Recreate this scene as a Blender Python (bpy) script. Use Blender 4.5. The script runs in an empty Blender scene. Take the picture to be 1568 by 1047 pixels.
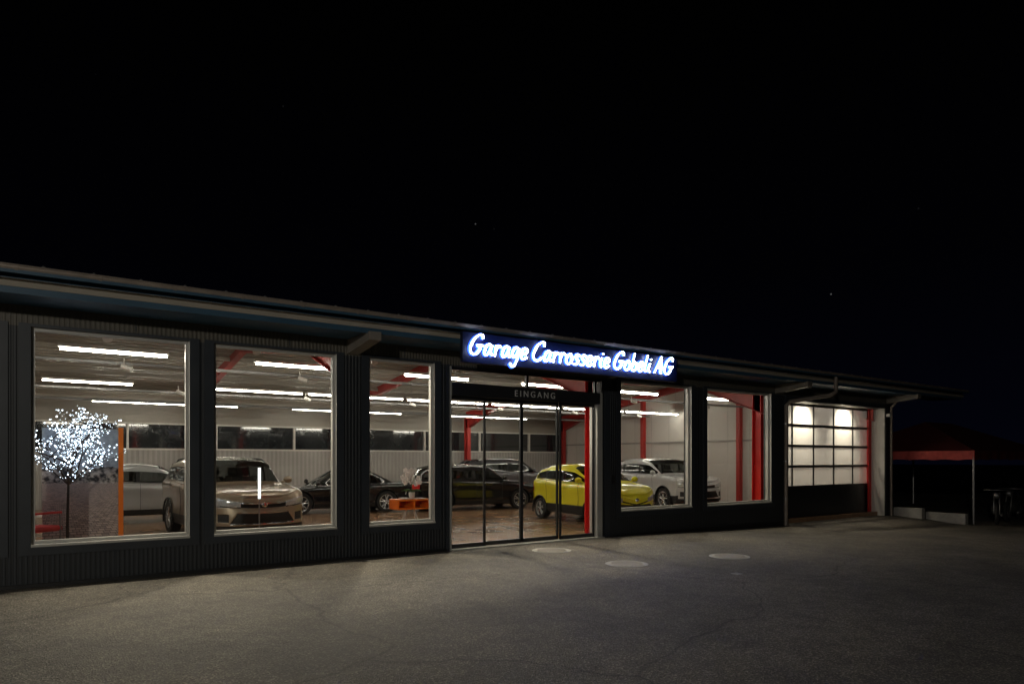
import bpy, math, random
import numpy as np
from mathutils import Vector, Matrix
random.seed(7); np.random.seed(7)
scene=bpy.context.scene
scene.view_settings.view_transform='Standard'
scene.view_settings.look='None'
scene.view_settings.exposure=0

# ---------------------------------------------------------------- materials
def newmat(name):
    m=bpy.data.materials.new(name); m.use_nodes=True
    nt=m.node_tree; b=nt.nodes['Principled BSDF']
    return m,nt,b
def N(nt,t,**k):
    n=nt.nodes.new(t)
    for a,v in k.items(): setattr(n,a,v)
    return n
def pmat(name,col,rough=.5,metal=0,var=.12,scale=6,bump=0,bscale=80,coat=0,spec=.5):
    m,nt,b=newmat(name)
    tc=N(nt,'ShaderNodeTexCoord'); no=N(nt,'ShaderNodeTexNoise'); no.inputs['Scale'].default_value=scale; no.inputs['Detail'].default_value=6
    nt.links.new(tc.outputs['Object'],no.inputs['Vector'])
    mx=N(nt,'ShaderNodeMix',data_type='RGBA')
    mx.inputs[6].default_value=(*[c*(1-var) for c in col],1); mx.inputs[7].default_value=(*[min(1,c*(1+var)) for c in col],1)
    nt.links.new(no.outputs['Fac'],mx.inputs[0]); nt.links.new(mx.outputs[2],b.inputs['Base Color'])
    b.inputs['Metallic'].default_value=metal
    mr=N(nt,'ShaderNodeMapRange'); mr.inputs[3].default_value=max(0,rough-.08); mr.inputs[4].default_value=min(1,rough+.08)
    nt.links.new(no.outputs['Fac'],mr.inputs[0]); nt.links.new(mr.outputs[0],b.inputs['Roughness'])
    b.inputs['Coat Weight'].default_value=coat; b.inputs['Coat Roughness'].default_value=.04
    b.inputs['Specular IOR Level'].default_value=spec
    if bump:
        n2=N(nt,'ShaderNodeTexNoise'); n2.inputs['Scale'].default_value=bscale; nt.links.new(tc.outputs['Object'],n2.inputs['Vector'])
        bp=N(nt,'ShaderNodeBump'); bp.inputs['Strength'].default_value=bump; bp.inputs['Distance'].default_value=.01
        nt.links.new(n2.outputs['Fac'],bp.inputs['Height']); nt.links.new(bp.outputs[0],b.inputs['Normal'])
    return m
def emat(name,col,strength):
    m,nt,b=newmat(name)
    b.inputs['Base Color'].default_value=(*[min(1,c) for c in col],1)
    b.inputs['Emission Color'].default_value=(*col,1); b.inputs['Emission Strength'].default_value=strength
    return m
def glassmat(name,tint=(1,1,1),refl=.7,base=0.035,haze=0.0):
    m=bpy.data.materials.new(name); m.use_nodes=True; nt=m.node_tree
    for n in list(nt.nodes): nt.nodes.remove(n)
    o=N(nt,'ShaderNodeOutputMaterial'); t=N(nt,'ShaderNodeBsdfTransparent'); t.inputs[0].default_value=(*tint,1)
    g=N(nt,'ShaderNodeBsdfGlossy'); g.inputs['Roughness'].default_value=.015
    lw=N(nt,'ShaderNodeLayerWeight'); lw.inputs[0].default_value=.5
    pw=N(nt,'ShaderNodeMath',operation='POWER'); pw.inputs[1].default_value=5; nt.links.new(lw.outputs['Facing'],pw.inputs[0])
    mu=N(nt,'ShaderNodeMath',operation='MULTIPLY_ADD'); mu.inputs[1].default_value=refl; mu.inputs[2].default_value=base; nt.links.new(pw.outputs[0],mu.inputs[0])
    ms=N(nt,'ShaderNodeMixShader'); nt.links.new(mu.outputs[0],ms.inputs[0]); nt.links.new(t.outputs[0],ms.inputs[1]); nt.links.new(g.outputs[0],ms.inputs[2])
    last=ms
    if haze>0:
        d=N(nt,'ShaderNodeBsdfTranslucent'); d.inputs[0].default_value=(.85,.85,.83,1)
        m2=N(nt,'ShaderNodeMixShader'); m2.inputs[0].default_value=haze
        nt.links.new(ms.outputs[0],m2.inputs[1]); nt.links.new(d.outputs[0],m2.inputs[2]); last=m2
    nt.links.new(last.outputs[0],o.inputs[0]); return m
def ribmat(name,col,pitch,axis='X',rough=.5,depth=.006,duty=.35,dark=.55,metal=0):
    m,nt,b=newmat(name)
    tc=N(nt,'ShaderNodeTexCoord'); sp=N(nt,'ShaderNodeSeparateXYZ'); nt.links.new(tc.outputs['Object'],sp.inputs[0])
    mu=N(nt,'ShaderNodeMath',operation='MULTIPLY'); mu.inputs[1].default_value=2*math.pi/pitch; nt.links.new(sp.outputs[axis],mu.inputs[0])
    si=N(nt,'ShaderNodeMath',operation='SINE'); nt.links.new(mu.outputs[0],si.inputs[0])
    mr=N(nt,'ShaderNodeMapRange',interpolation_type='SMOOTHSTEP'); mr.inputs[1].default_value=-.5; mr.inputs[2].default_value=.5
    nt.links.new(si.outputs[0],mr.inputs[0])
    no=N(nt,'ShaderNodeTexNoise'); no.inputs['Scale'].default_value=1.3; no.inputs['Detail'].default_value=8; nt.links.new(tc.outputs['Object'],no.inputs['Vector'])
    mx=N(nt,'ShaderNodeMix',data_type='RGBA'); mx.inputs[6].default_value=(*[c*.8 for c in col],1); mx.inputs[7].default_value=(*[c*1.2 for c in col],1)
    nt.links.new(no.outputs['Fac'],mx.inputs[0])
    m3=N(nt,'ShaderNodeMix',data_type='RGBA',blend_type='MULTIPLY'); m3.inputs[0].default_value=1
    mr2=N(nt,'ShaderNodeMapRange'); mr2.inputs[3].default_value=dark; mr2.inputs[4].default_value=1; nt.links.new(mr.outputs[0],mr2.inputs[0])
    nt.links.new(mx.outputs[2],m3.inputs[6]); nt.links.new(mr2.outputs[0],m3.inputs[7]); nt.links.new(m3.outputs[2],b.inputs['Base Color'])
    bp=N(nt,'ShaderNodeBump'); bp.inputs['Distance'].default_value=depth; bp.inputs['Strength'].default_value=1
    nt.links.new(mr.outputs[0],bp.inputs['Height']); nt.links.new(bp.outputs[0],b.inputs['Normal'])
    b.inputs['Roughness'].default_value=rough; b.inputs['Metallic'].default_value=metal
    return m

M={}
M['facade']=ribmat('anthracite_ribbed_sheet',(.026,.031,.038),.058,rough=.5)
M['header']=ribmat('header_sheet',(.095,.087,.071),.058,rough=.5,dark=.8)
M['trim']=pmat('anthracite_trim',(.030,.036,.045),.42,var=.2,scale=3)
M['fascia']=pmat('fascia_paint',(.030,.075,.125),.45,var=.25,scale=2)
M['alu']=pmat('aluminium_frame',(.48,.48,.46),.35,metal=.3,var=.08)
M['blackalu']=pmat('black_frame',(.02,.021,.024),.35)
M['gutter']=pmat('gutter_metal',(.26,.22,.19),.45,metal=.3,var=.35,scale=5)
M['glass']=glassmat('window_glass',(.97,.98,.97))
M['cargl']=glassmat('car_side_glass',(.42,.45,.45),refl=.8,base=.07)
M['panelglass']=glassmat('garage_door_acrylic',(.97,.97,.96),haze=.30)
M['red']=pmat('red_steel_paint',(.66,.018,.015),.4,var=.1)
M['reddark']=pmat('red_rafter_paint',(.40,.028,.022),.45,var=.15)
M['white']=pmat('white_wall_paint',(.66,.64,.60),.6,var=.04,scale=2)
M['ceil']=pmat('ceiling_steel_deck',(.31,.285,.245),.45,var=.1,scale=1.5)
M['wallpanel']=ribmat('inner_wall_panel',(.40,.39,.37),.165,rough=.5,dark=.84,depth=.006)
M['conc']=pmat('concrete',(.36,.35,.33),.85,var=.25,scale=8,bump=.4,bscale=60)
M['bracket']=pmat('beam_cladding',(.17,.155,.135),.6,var=.2,scale=4)
M['dark']=pmat('dark_rubber',(.012,.012,.013),.7,var=.3)
M['plastic']=pmat('black_plastic',(.012,.012,.013),.5,var=.2)
M['seat']=pmat('grey_seat_fabric',(.07,.068,.065),.8,var=.2)
M['tyre']=pmat('tyre_rubber',(.018,.018,.018),.8,bump=.3)
M['rim']=pmat('alloy_rim',(.55,.56,.58),.28,metal=.9,var=.05)
M['chrome']=pmat('chrome_trim',(.8,.8,.82),.12,metal=1,var=.03)
M['carglass']=pmat('dark_window_glass',(.025,.028,.03),.06,var=.2,coat=1)
M['lampglass']=pmat('headlamp_lens',(.62,.65,.68),.1,metal=.35,var=.5,scale=30,coat=1)
M['plate']=pmat('number_plate_white',(.75,.75,.75),.4,var=.03)
M['tube']=emat('fluorescent_tube',(1.0,.93,.80),54)
M['neon']=emat('sign_letter_white',(.62,.74,1.0),30)
M['halo']=emat('sign_halo_blue',(.035,.11,1.0),4.5)  # emissive blue imitates the bloom around the letters
M['signface']=pmat('sign_panel_blue',(.004,.008,.035),.4,var=.15)
M['led']=emat('tree_led',(.72,.84,1.0),7)
M['reflbar']=emat('reflection_bar_glow',(.95,.98,1.0),1.4)  # glow imitates a bright vertical reflection
M['bark']=pmat('brown_bark',(.035,.025,.02),.8)
M['orange']=pmat('orange_laminate',(.85,.20,.02),.35,var=.04)
M['chairred']=pmat('red_fabric',(.50,.03,.03),.7,bump=.3,bscale=200)
M['leaf']=pmat('orchid_leaf',(.04,.12,.03),.45)
M['petal']=pmat('orchid_petal',(.93,.92,.91),.5)
M['tent']=pmat('red_canopy_fabric_dim',(.09,.008,.008),.8,var=.35,scale=4,bump=.3,bscale=10)  # darker red carries the dimness of the canopy roof and front
M['valance']=pmat('canopy_valance_fabric_lit',(.60,.10,.09),.75,var=.45,scale=7,bump=.6,bscale=14)  # lighter red paints in the light on the side valance
M['steel']=pmat('galvanised_steel',(.3,.3,.3),.4,metal=.8)
M['iron']=pmat('cast_iron_cover',(.40,.37,.33),.6,metal=.1,var=.25,scale=30,bump=.6,bscale=40)
M['letter']=pmat('entrance_lettering',(.6,.6,.6),.5)
M['lamphead']=emat('street_lamp_lens',(1,.93,.8),3)

def floormat():
    m,nt,b=newmat('brown_floor_tiles')
    tc=N(nt,'ShaderNodeTexCoord'); br=N(nt,'ShaderNodeTexBrick'); br.offset=0
    br.inputs['Color1'].default_value=(.38,.225,.13,1); br.inputs['Color2'].default_value=(.31,.18,.105,1); br.inputs['Mortar'].default_value=(.14,.10,.075,1)
    br.inputs['Scale'].default_value=1; br.inputs['Brick Width'].default_value=.4; br.inputs['Row Height'].default_value=.4; br.inputs['Mortar Size'].default_value=.006
    nt.links.new(tc.outputs['Object'],br.inputs['Vector']); nt.links.new(br.outputs['Color'],b.inputs['Base Color'])
    b.inputs['Roughness'].default_value=.24; b.inputs['Specular IOR Level'].default_value=.4; return m
M['floor']=floormat()

def asphaltmat():
    m,nt,b=newmat('asphalt')
    tc=N(nt,'ShaderNodeTexCoord')
    def noise(s,d=8,r=.6):
        n=N(nt,'ShaderNodeTexNoise'); n.inputs['Scale'].default_value=s; n.inputs['Detail'].default_value=d; n.inputs['Roughness'].default_value=r
        nt.links.new(tc.outputs['Object'],n.inputs['Vector']); return n
    big=noise(.35); mid=noise(3.5); fine=noise(55,4,.7)
    vo=N(nt,'ShaderNodeTexVoronoi'); vo.inputs['Scale'].default_value=75; nt.links.new(tc.outputs['Object'],vo.inputs['Vector'])
    cr=N(nt,'ShaderNodeValToRGB'); cr.color_ramp.elements[0].position=.36; cr.color_ramp.elements[0].color=(.050,.046,.041,1)
    cr.color_ramp.elements[1].position=.64; cr.color_ramp.elements[1].color=(.130,.115,.093,1); nt.links.new(big.outputs['Fac'],cr.inputs[0])
    def mul(a,bsock,lo,hi,f0=.3,f1=.7):
        mr=N(nt,'ShaderNodeMapRange'); mr.inputs[1].default_value=f0; mr.inputs[2].default_value=f1; mr.inputs[3].default_value=lo; mr.inputs[4].default_value=hi
        nt.links.new(bsock,mr.inputs[0]); mx=N(nt,'ShaderNodeMix',data_type='RGBA',blend_type='MULTIPLY'); mx.inputs[0].default_value=1
        nt.links.new(a,mx.inputs[6]); nt.links.new(mr.outputs[0],mx.inputs[7]); return mx.outputs[2]
    c=mul(cr.outputs[0],mid.outputs['Fac'],.75,1.25)
    c=mul(c,fine.outputs['Fac'],.35,1.9)
    sep=N(nt,'ShaderNodeSeparateColor'); nt.links.new(vo.outputs['Color'],sep.inputs[0])
    c=mul(c,sep.outputs[0],.7,2.2,.6,1.0)
    wn=noise(.9,3); ad=N(nt,'ShaderNodeMix',data_type='RGBA',blend_type='LINEAR_LIGHT'); ad.inputs[0].default_value=.35
    nt.links.new(tc.outputs['Object'],ad.inputs[6]); nt.links.new(wn.outputs['Color'],ad.inputs[7])
    ve=N(nt,'ShaderNodeTexVoronoi',feature='DISTANCE_TO_EDGE'); ve.inputs['Scale'].default_value=.22; nt.links.new(ad.outputs[2],ve.inputs['Vector'])
    c=mul(c,ve.outputs['Distance'],.5,1.0,.001,.006)
    nt.links.new(c,b.inputs['Base Color'])
    h=N(nt,'ShaderNodeMath',operation='ADD'); nt.links.new(fine.outputs['Fac'],h.inputs[0]); nt.links.new(vo.outputs['Distance'],h.inputs[1])
    bp=N(nt,'ShaderNodeBump'); bp.inputs['Strength'].default_value=.8; bp.inputs['Distance'].default_value=.012
    nt.links.new(h.outputs[0],bp.inputs['Height'])
    bp2=N(nt,'ShaderNodeBump'); bp2.inputs['Strength'].default_value=.5; bp2.inputs['Distance'].default_value=.06
    nt.links.new(mid.outputs['Fac'],bp2.inputs['Height']); nt.links.new(bp.outputs[0],bp2.inputs['Normal']); nt.links.new(bp2.outputs[0],b.inputs['Normal'])
    b.inputs['Roughness'].default_value=.72; return m
M['asphalt']=asphaltmat()

def postermat():
    m,nt,b=newmat('printed_street_photo')
    tc=N(nt,'ShaderNodeTexCoord'); sp=N(nt,'ShaderNodeSeparateXYZ'); nt.links.new(tc.outputs['Object'],sp.inputs[0])
    sub=N(nt,'ShaderNodeMath',operation='SUBTRACT'); sub.inputs[0].default_value=1.42; nt.links.new(sp.outputs['Z'],sub.inputs[1])
    mxx=N(nt,'ShaderNodeMath',operation='MAXIMUM'); mxx.inputs[1].default_value=.03; nt.links.new(sub.outputs[0],mxx.inputs[0])
    inv=N(nt,'ShaderNodeMath',operation='DIVIDE'); inv.inputs[0].default_value=1; nt.links.new(mxx.outputs[0],inv.inputs[1])
    xm=N(nt,'ShaderNodeMath',operation='SUBTRACT'); xm.inputs[1].default_value=.3; nt.links.new(sp.outputs['X'],xm.inputs[0])
    px=N(nt,'ShaderNodeMath',operation='MULTIPLY'); nt.links.new(xm.outputs[0],px.inputs[0]); nt.links.new(inv.outputs[0],px.inputs[1])
    cb=N(nt,'ShaderNodeCombineXYZ'); nt.links.new(px.outputs[0],cb.inputs[0]); nt.links.new(inv.outputs[0],cb.inputs[1])
    br=N(nt,'ShaderNodeTexBrick'); br.inputs['Scale'].default_value=5; br.inputs['Color1'].default_value=(.60,.48,.44,1); br.inputs['Color2'].default_value=(.30,.25,.25,1); br.inputs['Mortar'].default_value=(.14,.12,.12,1)
    br.inputs['Mortar Size'].default_value=.03; nt.links.new(cb.outputs[0],br.inputs['Vector'])
    no=N(nt,'ShaderNodeTexNoise'); no.inputs['Scale'].default_value=14; no.inputs['Detail'].default_value=5; nt.links.new(tc.outputs['Object'],no.inputs['Vector'])
    dk=N(nt,'ShaderNodeValToRGB'); e=dk.color_ramp.elements; e[0].position=.4; e[0].color=(.02,.02,.025,1); e[1].position=.62; e[1].color=(.5,.45,.42,1); nt.links.new(no.outputs['Fac'],dk.inputs[0])
    sk=N(nt,'ShaderNodeValToRGB'); e=sk.color_ramp.elements; e[0].position=.35; e[0].color=(.26,.30,.36,1); e[1].position=.7; e[1].color=(.42,.47,.54,1); nt.links.new(no.outputs['Fac'],sk.inputs[0])
    def step(z):
        g=N(nt,'ShaderNodeMath',operation='GREATER_THAN'); g.inputs[1].default_value=z
        a=N(nt,'ShaderNodeMath',operation='MULTIPLY_ADD'); a.inputs[1].default_value=.12; nt.links.new(no.outputs['Fac'],a.inputs[0]); nt.links.new(sp.outputs['Z'],a.inputs[2])
        nt.links.new(a.outputs[0],g.inputs[0]); return g.outputs[0]
    m1=N(nt,'ShaderNodeMix',data_type='RGBA'); nt.links.new(step(1.36),m1.inputs[0]); nt.links.new(br.outputs[0],m1.inputs[6]); nt.links.new(dk.outputs[0],m1.inputs[7])
    m2=N(nt,'ShaderNodeMix',data_type='RGBA'); nt.links.new(step(1.60),m2.inputs[0]); nt.links.new(m1.outputs[2],m2.inputs[6]); nt.links.new(sk.outputs[0],m2.inputs[7])
    nt.links.new(m2.outputs[2],b.inputs['Base Color']); b.inputs['Roughness'].default_value=.4; return m
M['poster']=postermat()

# ---------------------------------------------------------------- mesh helpers
def link(o,parent=None):
    scene.collection.objects.link(o)
    if parent is not None: o.parent=parent
    return o
def empty(name,loc=(0,0,0),rz=0):
    e=bpy.data.objects.new(name,None); e.location=loc; e.rotation_euler=(0,0,rz); e.empty_display_size=.3
    return link(e)
def meshobj(name,verts,faces,mats,parent=None,fm=None,smooth=False):
    me=bpy.data.meshes.new(name); me.from_pydata([tuple(v) for v in verts],[],faces)
    if not isinstance(mats,(list,tuple)): mats=[mats]
    for m in mats: me.materials.append(m)
    if fm is not None: me.polygons.foreach_set('material_index',fm)
    if smooth: me.polygons.foreach_set('use_smooth',[True]*len(me.polygons))
    me.update()
    return link(bpy.data.objects.new(name,me),parent)
class Geo:
    def __init__(s): s.v=[]; s.f=[]; s.m=[]
    def box(s,x0,x1,y0,y1,z0,z1,m=0):
        n=len(s.v); s.v+=[(x0,y0,z0),(x1,y0,z0),(x1,y1,z0),(x0,y1,z0),(x0,y0,z1),(x1,y0,z1),(x1,y1,z1),(x0,y1,z1)]
        s.f+=[(n,n+3,n+2,n+1),(n+4,n+5,n+6,n+7),(n,n+1,n+5,n+4),(n+1,n+2,n+6,n+5),(n+2,n+3,n+7,n+6),(n+3,n,n+4,n+7)]; s.m+=[m]*6
    def tube(s,p0,p1,r,m=0,seg=12,r1=None):
        p0=Vector(p0);p1=Vector(p1); r1=r if r1 is None else r1
        d=(p1-p0).normalized(); a=d.orthogonal().normalized(); b=d.cross(a); n=len(s.v)
        for p,rr in((p0,r),(p1,r1)):
            for i in range(seg):
                t=2*math.pi*i/seg; s.v.append(tuple(p+a*math.cos(t)*rr+b*math.sin(t)*rr))
        for i in range(seg):
            j=(i+1)%seg; s.f.append((n+i,n+j,n+seg+j,n+seg+i)); s.m.append(m)
        s.f.append(tuple(range(n+seg-1,n-1,-1))); s.f.append(tuple(range(n+seg,n+2*seg))); s.m+=[m,m]
    def ball(s,c,r,m=0,sc=(1,1,1),seg=10,ring=6):
        n=len(s.v); c=Vector(c)
        for i in range(ring+1):
            ph=math.pi*i/ring
            for j in range(seg):
                t=2*math.pi*j/seg; s.v.append((c.x+r*sc[0]*math.sin(ph)*math.cos(t),c.y+r*sc[1]*math.sin(ph)*math.sin(t),c.z+r*sc[2]*math.cos(ph)))
        for i in range(ring):
            for j in range(seg):
                k=(j+1)%seg; s.f.append((n+i*seg+j,n+(i+1)*seg+j,n+(i+1)*seg+k,n+i*seg+k)); s.m.append(m)
    def prism(s,pts,axis,a0,a1,m=0):
        n=len(s.v); k=len(pts)
        for a in(a0,a1):
            for p in pts: s.v.append((a,p[0],p[1]) if axis=='x' else (p[0],a,p[1]))
        for i in range(k):
            j=(i+1)%k; s.f.append((n+i,n+j,n+k+j,n+k+i)); s.m.append(m)
        s.f.append(tuple(range(n+k-1,n-1,-1))); s.f.append(tuple(range(n+k,n+2*k))); s.m+=[m,m]
    def obj(s,name,mats,parent=None,smooth=False,bevel=0):
        o=meshobj(name,s.v,s.f,mats,parent,s.m,smooth)
        if bevel:
            b=o.modifiers.new('bevel','BEVEL'); b.width=bevel; b.segments=2; b.limit_method='ANGLE'
        return o
def boxo(name,x0,x1,y0,y1,z0,z1,mat,parent=None,bevel=0):
    g=Geo(); g.box(x0,x1,y0,y1,z0,z1); return g.obj(name,[mat],parent,bevel=bevel)

# ---------------------------------------------------------------- ground
def sst(a,b,x):
    t=min(1,max(0,(x-a)/(b-a))); return t*t*(3-2*t)
def gz(x,y):
    return -.10*sst(10,16,x)-.18*sst(15,22,x)*sst(0,-2.2,y)
xs=[-200,-120,-70,-40,-25]+list(np.arange(-16,40,.8))+[45,55,75,110,160,250]
ys=[-200,-120,-70,-40,-28]+list(np.arange(-20,3,.8))+[6,12,20,40,80,150,250]
gv=[(x,y,gz(x,y)) for y in ys for x in xs]; nx=len(xs)
gf=[(j*nx+i,j*nx+i+1,(j+1)*nx+i+1,(j+1)*nx+i) for j in range(len(ys)-1) for i in range(nx-1)]
meshobj('ground',gv,gf,M['asphalt'],smooth=True)

def manhole(x,y,r):
    e=empty('manhole_cover',(x,y,gz(x,y)))
    g=Geo(); g.tube((0,0,-.05),(0,0,.006),r,0,48); g.obj('frame_ring',[M['conc']],e)
    g=Geo(); g.tube((0,0,0),(0,0,.012),r*.84,0,40)
    for i in range(-4,5):
        h=math.sqrt(max(0,(r*.75)**2-(i*r*.17)**2)); g.box(-h,h,i*r*.17-.008,i*r*.17+.008,.01,.017)
    g.obj('iron_lid',[M['iron']],e)
manhole(7.76,-1.05,.36); manhole(7.75,-3.0,.34); manhole(9.8,-3.4,.34)
g=Geo(); g.box(-.06,.06,-.06,.06,-.02,.006); o=g.obj('road_valve_cap',[M['conc']]); o.location=(8.4,-4.6,gz(8.4,-4.6))

# ---------------------------------------------------------------- building
B=empty('car_dealership_building')
XL,XR,YB=-9.0,22.3,16.3
HEAD=3.40; SILL=.545; TOP=3.66
wins=[(-6.0,-4.1),(-2.3,-.42),(-.05,1.85),(2.18,4.07),(4.64,5.90),(10.50,12.81),(13.38,15.96)]
DX0,DX1=6.235,9.95; GX0,GX1=16.72,21.9; GTOP=3.27
g=Geo(); T=.22
ops=[(a,b,SILL,HEAD) for a,b in wins]+[(DX0,DX1,-.3,3.37),(GX0,GX1,-.3,GTOP)]
ops.sort()
x=XL
for a,b,z0,z1 in ops:
    g.box(x,a,0,T,-.3,HEAD)
    if z0>0: g.box(a,b,0,T,-.3,z0)
    if z1<HEAD: g.box(a,b,0,T,z1,HEAD)
    x=b
g.box(x,XR,0,T,-.3,HEAD)
g.obj('facade_wall',[M['facade']],B)
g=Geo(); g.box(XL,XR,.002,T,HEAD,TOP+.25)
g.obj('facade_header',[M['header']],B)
g=Geo()
for a,b in wins:
    w=.13
    g.box(a-w,a,-.022,.0,SILL-w,HEAD+.04); g.box(b,b+w,-.022,.0,SILL-w,HEAD+.04)
    g.box(a,b,-.022,.0,HEAD,HEAD+.04); g.box(a,b,-.03,.0,SILL-w,SILL-.02)
g.box(DX0-.10,DX0,-.022,0,-.25,HEAD); g.box(DX1+.08,DX1+.22,-.022,0,-.25,HEAD)
g.box(GX0-.14,GX0,-.022,0,-.25,GTOP+.12); g.box(GX1,GX1+.14,-.022,0,-.25,GTOP+.12); g.box(GX0,GX1,-.022,0,GTOP,GTOP+.12)
for xx in (-3.3,1.15,3.3,4.35,5.3,8.1,13.1,16.3,19,21): g.box(xx,xx+.012,-.008,0,HEAD+.06,TOP)
for xx in (-1.2,.9,3.1,5.2,11.6,14.6): g.box(xx,xx+.01,-.006,0,-.2,SILL-.14)
g.obj('facade_trim',[M['trim']],B)
boxo('plinth_strip',XL,DX0-.1,-.035,-.001,-.25,.045,M['plastic'],B)
boxo('plinth_strip_right',DX1+.22,GX0-.14,-.035,-.001,-.3,.03,M['plastic'],B)
for a,b in wins:
    g=Geo(); f=.045
    g.box(a,a+f,.05,.13,SILL,HEAD); g.box(b-f,b,.05,.13,SILL,HEAD)
    g.box(a+f,b-f,.05,.13,SILL,SILL+f+.01); g.box(a+f,b-f,.05,.13,HEAD-f,HEAD)
    g.box(a,b,-.05,.05,SILL-.02,SILL+.012)
    g.box(b-.004,b-.001,-.02,.05,SILL+.02,HEAD)
    g.obj('window_frame',[M['alu']],B,bevel=.004)
    boxo('window_pane',a+f,b-f,.085,.093,SILL+f,HEAD-f,M['glass'],B)
g=Geo()
dxs=[DX0,7.04,7.93,8.86,9.80]
for i in range(4):
    a,b=dxs[i],dxs[i+1]; y=.06 if i in(0,3) else .12
    g.box(a,a+.035,y,y+.05,.0,2.84); g.box(b-.035,b,y,y+.05,.0,2.84); g.box(a,b,y,y+.05,.02,.10,); g.box(a,b,y,y+.05,2.78,2.84)
g.box(DX0,DX1-.1,-.06,.16,2.84,3.08)
g.box(DX0,DX1,.05,.12,3.33,3.37)
for xx in (DX0,8.0,9.80): g.box(xx,xx+.05,.05,.12,3.08,3.33)
g.obj('sliding_door_frame',[M['blackalu']],B,bevel=.003)
g=Geo()
for i in range(4):
    y=.08 if i in(0,3) else .14
    g.box(dxs[i]+.035,dxs[i+1]-.035,y,y+.008,.1,2.78)
g.box(DX0+.05,9.8,.08,.088,3.08,3.33)
g.obj('sliding_door_glass',[M['glass']],B)
boxo('door_jamb',9.80,DX1,-.03,.22,0,3.08,M['alu'],B,bevel=.004)
boxo('door_jamb_left',DX0-.03,DX0,-.04,.2,0,3.37,M['alu'],B)
boxo('door_threshold',DX0,DX1,-.10,.22,-.02,.024,M['alu'],B)
cu=bpy.data.curves.new('entrance_text','FONT'); cu.body='EINGANG'; cu.size=.17; cu.extrude=.004; cu.space_character=1.5
cu.materials.append(M['letter']); to=bpy.data.objects.new('entrance_lettering',cu); to.location=(7.62,-.066,2.895); to.rotation_euler=(math.pi/2,0,0); link(to,B)
boxo('door_intercom',10.22,10.30,-.05,-.023,1.15,1.32,M['plastic'],B)
g=Geo(); gg=Geo(); gy=.48
rows=[-.12,.88,1.47,2.06,2.65,3.24]; cols=np.linspace(GX0-.1,GX1+.1,6)
g.box(cols[0],cols[-1],gy,gy+.05,rows[0],rows[1]-.03)
g.box(cols[0],cols[-1],gy-.004,gy,.36,.375)
for z in rows[1:]: g.box(cols[0],cols[-1],gy-.002,gy+.052,z-.035,z+.035)
for c in cols: g.box(c-.022,c+.022,gy,gy+.05,rows[1],rows[-1])
for i in range(5):
    for j in range(1,5): gg.box(cols[i]+.02,cols[i+1]-.02,gy+.02,gy+.03,rows[j]+.03,rows[j+1]-.03)
g.obj('garage_door_frame',[M['blackalu']],B); gg.obj('garage_door_panes',[M['panelglass']],B)
g=Geo(); g.box(GX1,GX1+.2,T,.5,-.3,GTOP); g.box(GX0-.2,GX0,T,.5,-.3,GTOP); g.box(GX0,GX1,T,.5,GTOP,GTOP+.2)
g.obj('garage_reveal',[M['conc']],B)
boxo('garage_reveal_panel',GX1-.012,GX1-.002,-.0,.47,-.15,GTOP,M['white'],B)
boxo('floor_slab',XL,XR-.4,.0+.22,YB,-.35,.02,M['floor'],B)
RY=8.1; ZE=3.98; ZRG=4.95
def roofz(y): return ZE+(ZRG-ZE)*(1-abs(y-RY)/RY)
for nm,xa in(('end_wall',XR-.3),('end_wall_left',XL)):
    g=Geo(); g.prism([(T,-.35),(YB,-.35),(YB,roofz(YB)-.02),(RY,ZRG-.02),(T,roofz(T)-.02)],'x',xa,xa+.3)
    g.obj(nm,[M['white']],B)
boxo('end_wall_outer_cladding',XR+.001,XR+.03,0,YB,-.35,3.9,M['facade'],B)
g=Geo()
g.box(XL,XR,YB,YB+.2,-.3,2.05); g.obj('back_wall',[M['wallpanel']],B)
g=Geo(); g.box(XL,XR,YB,YB+.2,2.92,3.95,0)
for z in np.arange(3.0,3.9,.13): g.box(XL+.3,XR-.3,YB-.03,YB,z,z+.06)
g.obj('back_wall_upper',[M['ceil']],B)
g=Geo(); g.box(XL,XR,YB+.1,YB+.12,2.05,2.92); g.obj('back_window_glass',[M['carglass']],B)
g=Geo(); xx=XL
while xx<XR: g.box(xx,xx+.07,YB-.02,YB+.1,2.05,2.92); xx+=2.9
g.box(XL,XR,YB-.04,YB-.001,2.0,2.06); g.box(XL,XR,YB-.04,YB-.001,2.91,2.97)
g.obj('back_window_mullions',[M['white']],B)
g=Geo()
for yy in np.arange(1,YB,1.0): g.box(XR-.304,XR-.30,yy,yy+.012,0,3.9)
g.box(XR-.34,XR-.30,.3,YB,2.35,2.42)
g.obj('end_wall_joints',[M['conc']],B)
pitch=.30; prof=[]
y=-1.02
while y<YB+.6:
    for dy,dz in((0,0),(.09,0),(.13,-.085),(.26,-.085)): 
        yy=y+dy; prof.append((yy,roofz(yy)-.07+dz))
    y+=pitch
v=[];f=[]
for xx in (XL-.8,25.25):
    for p in prof: v.append((xx,p[0],p[1]))
n=len(prof)
for i in range(n-1): f.append((i,i+1,n+i+1,n+i))
meshobj('ceiling_deck',v,f,M['ceil'],B)
g=Geo(); g.prism([(-1.06,roofz(-1.06)-.01),(-1.06,roofz(-1.06)+.03),(RY,ZRG+.09),(YB+.6,roofz(YB+.6)+.03),(YB+.6,roofz(YB+.6)-.01),(RY,ZRG+.04)],'x',XL-.85,25.3)
g.obj('roof_sheet',[M['fascia']],B)
g=Geo(); g.box(XL-.8,25.2,-.88,-.85,3.64,3.88)
g.box(XL-.8,25.2,-.85,-.001,3.665,3.69); g.obj('eave_fascia',[M['fascia']],B)
g=Geo(); seg=10; 
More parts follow.
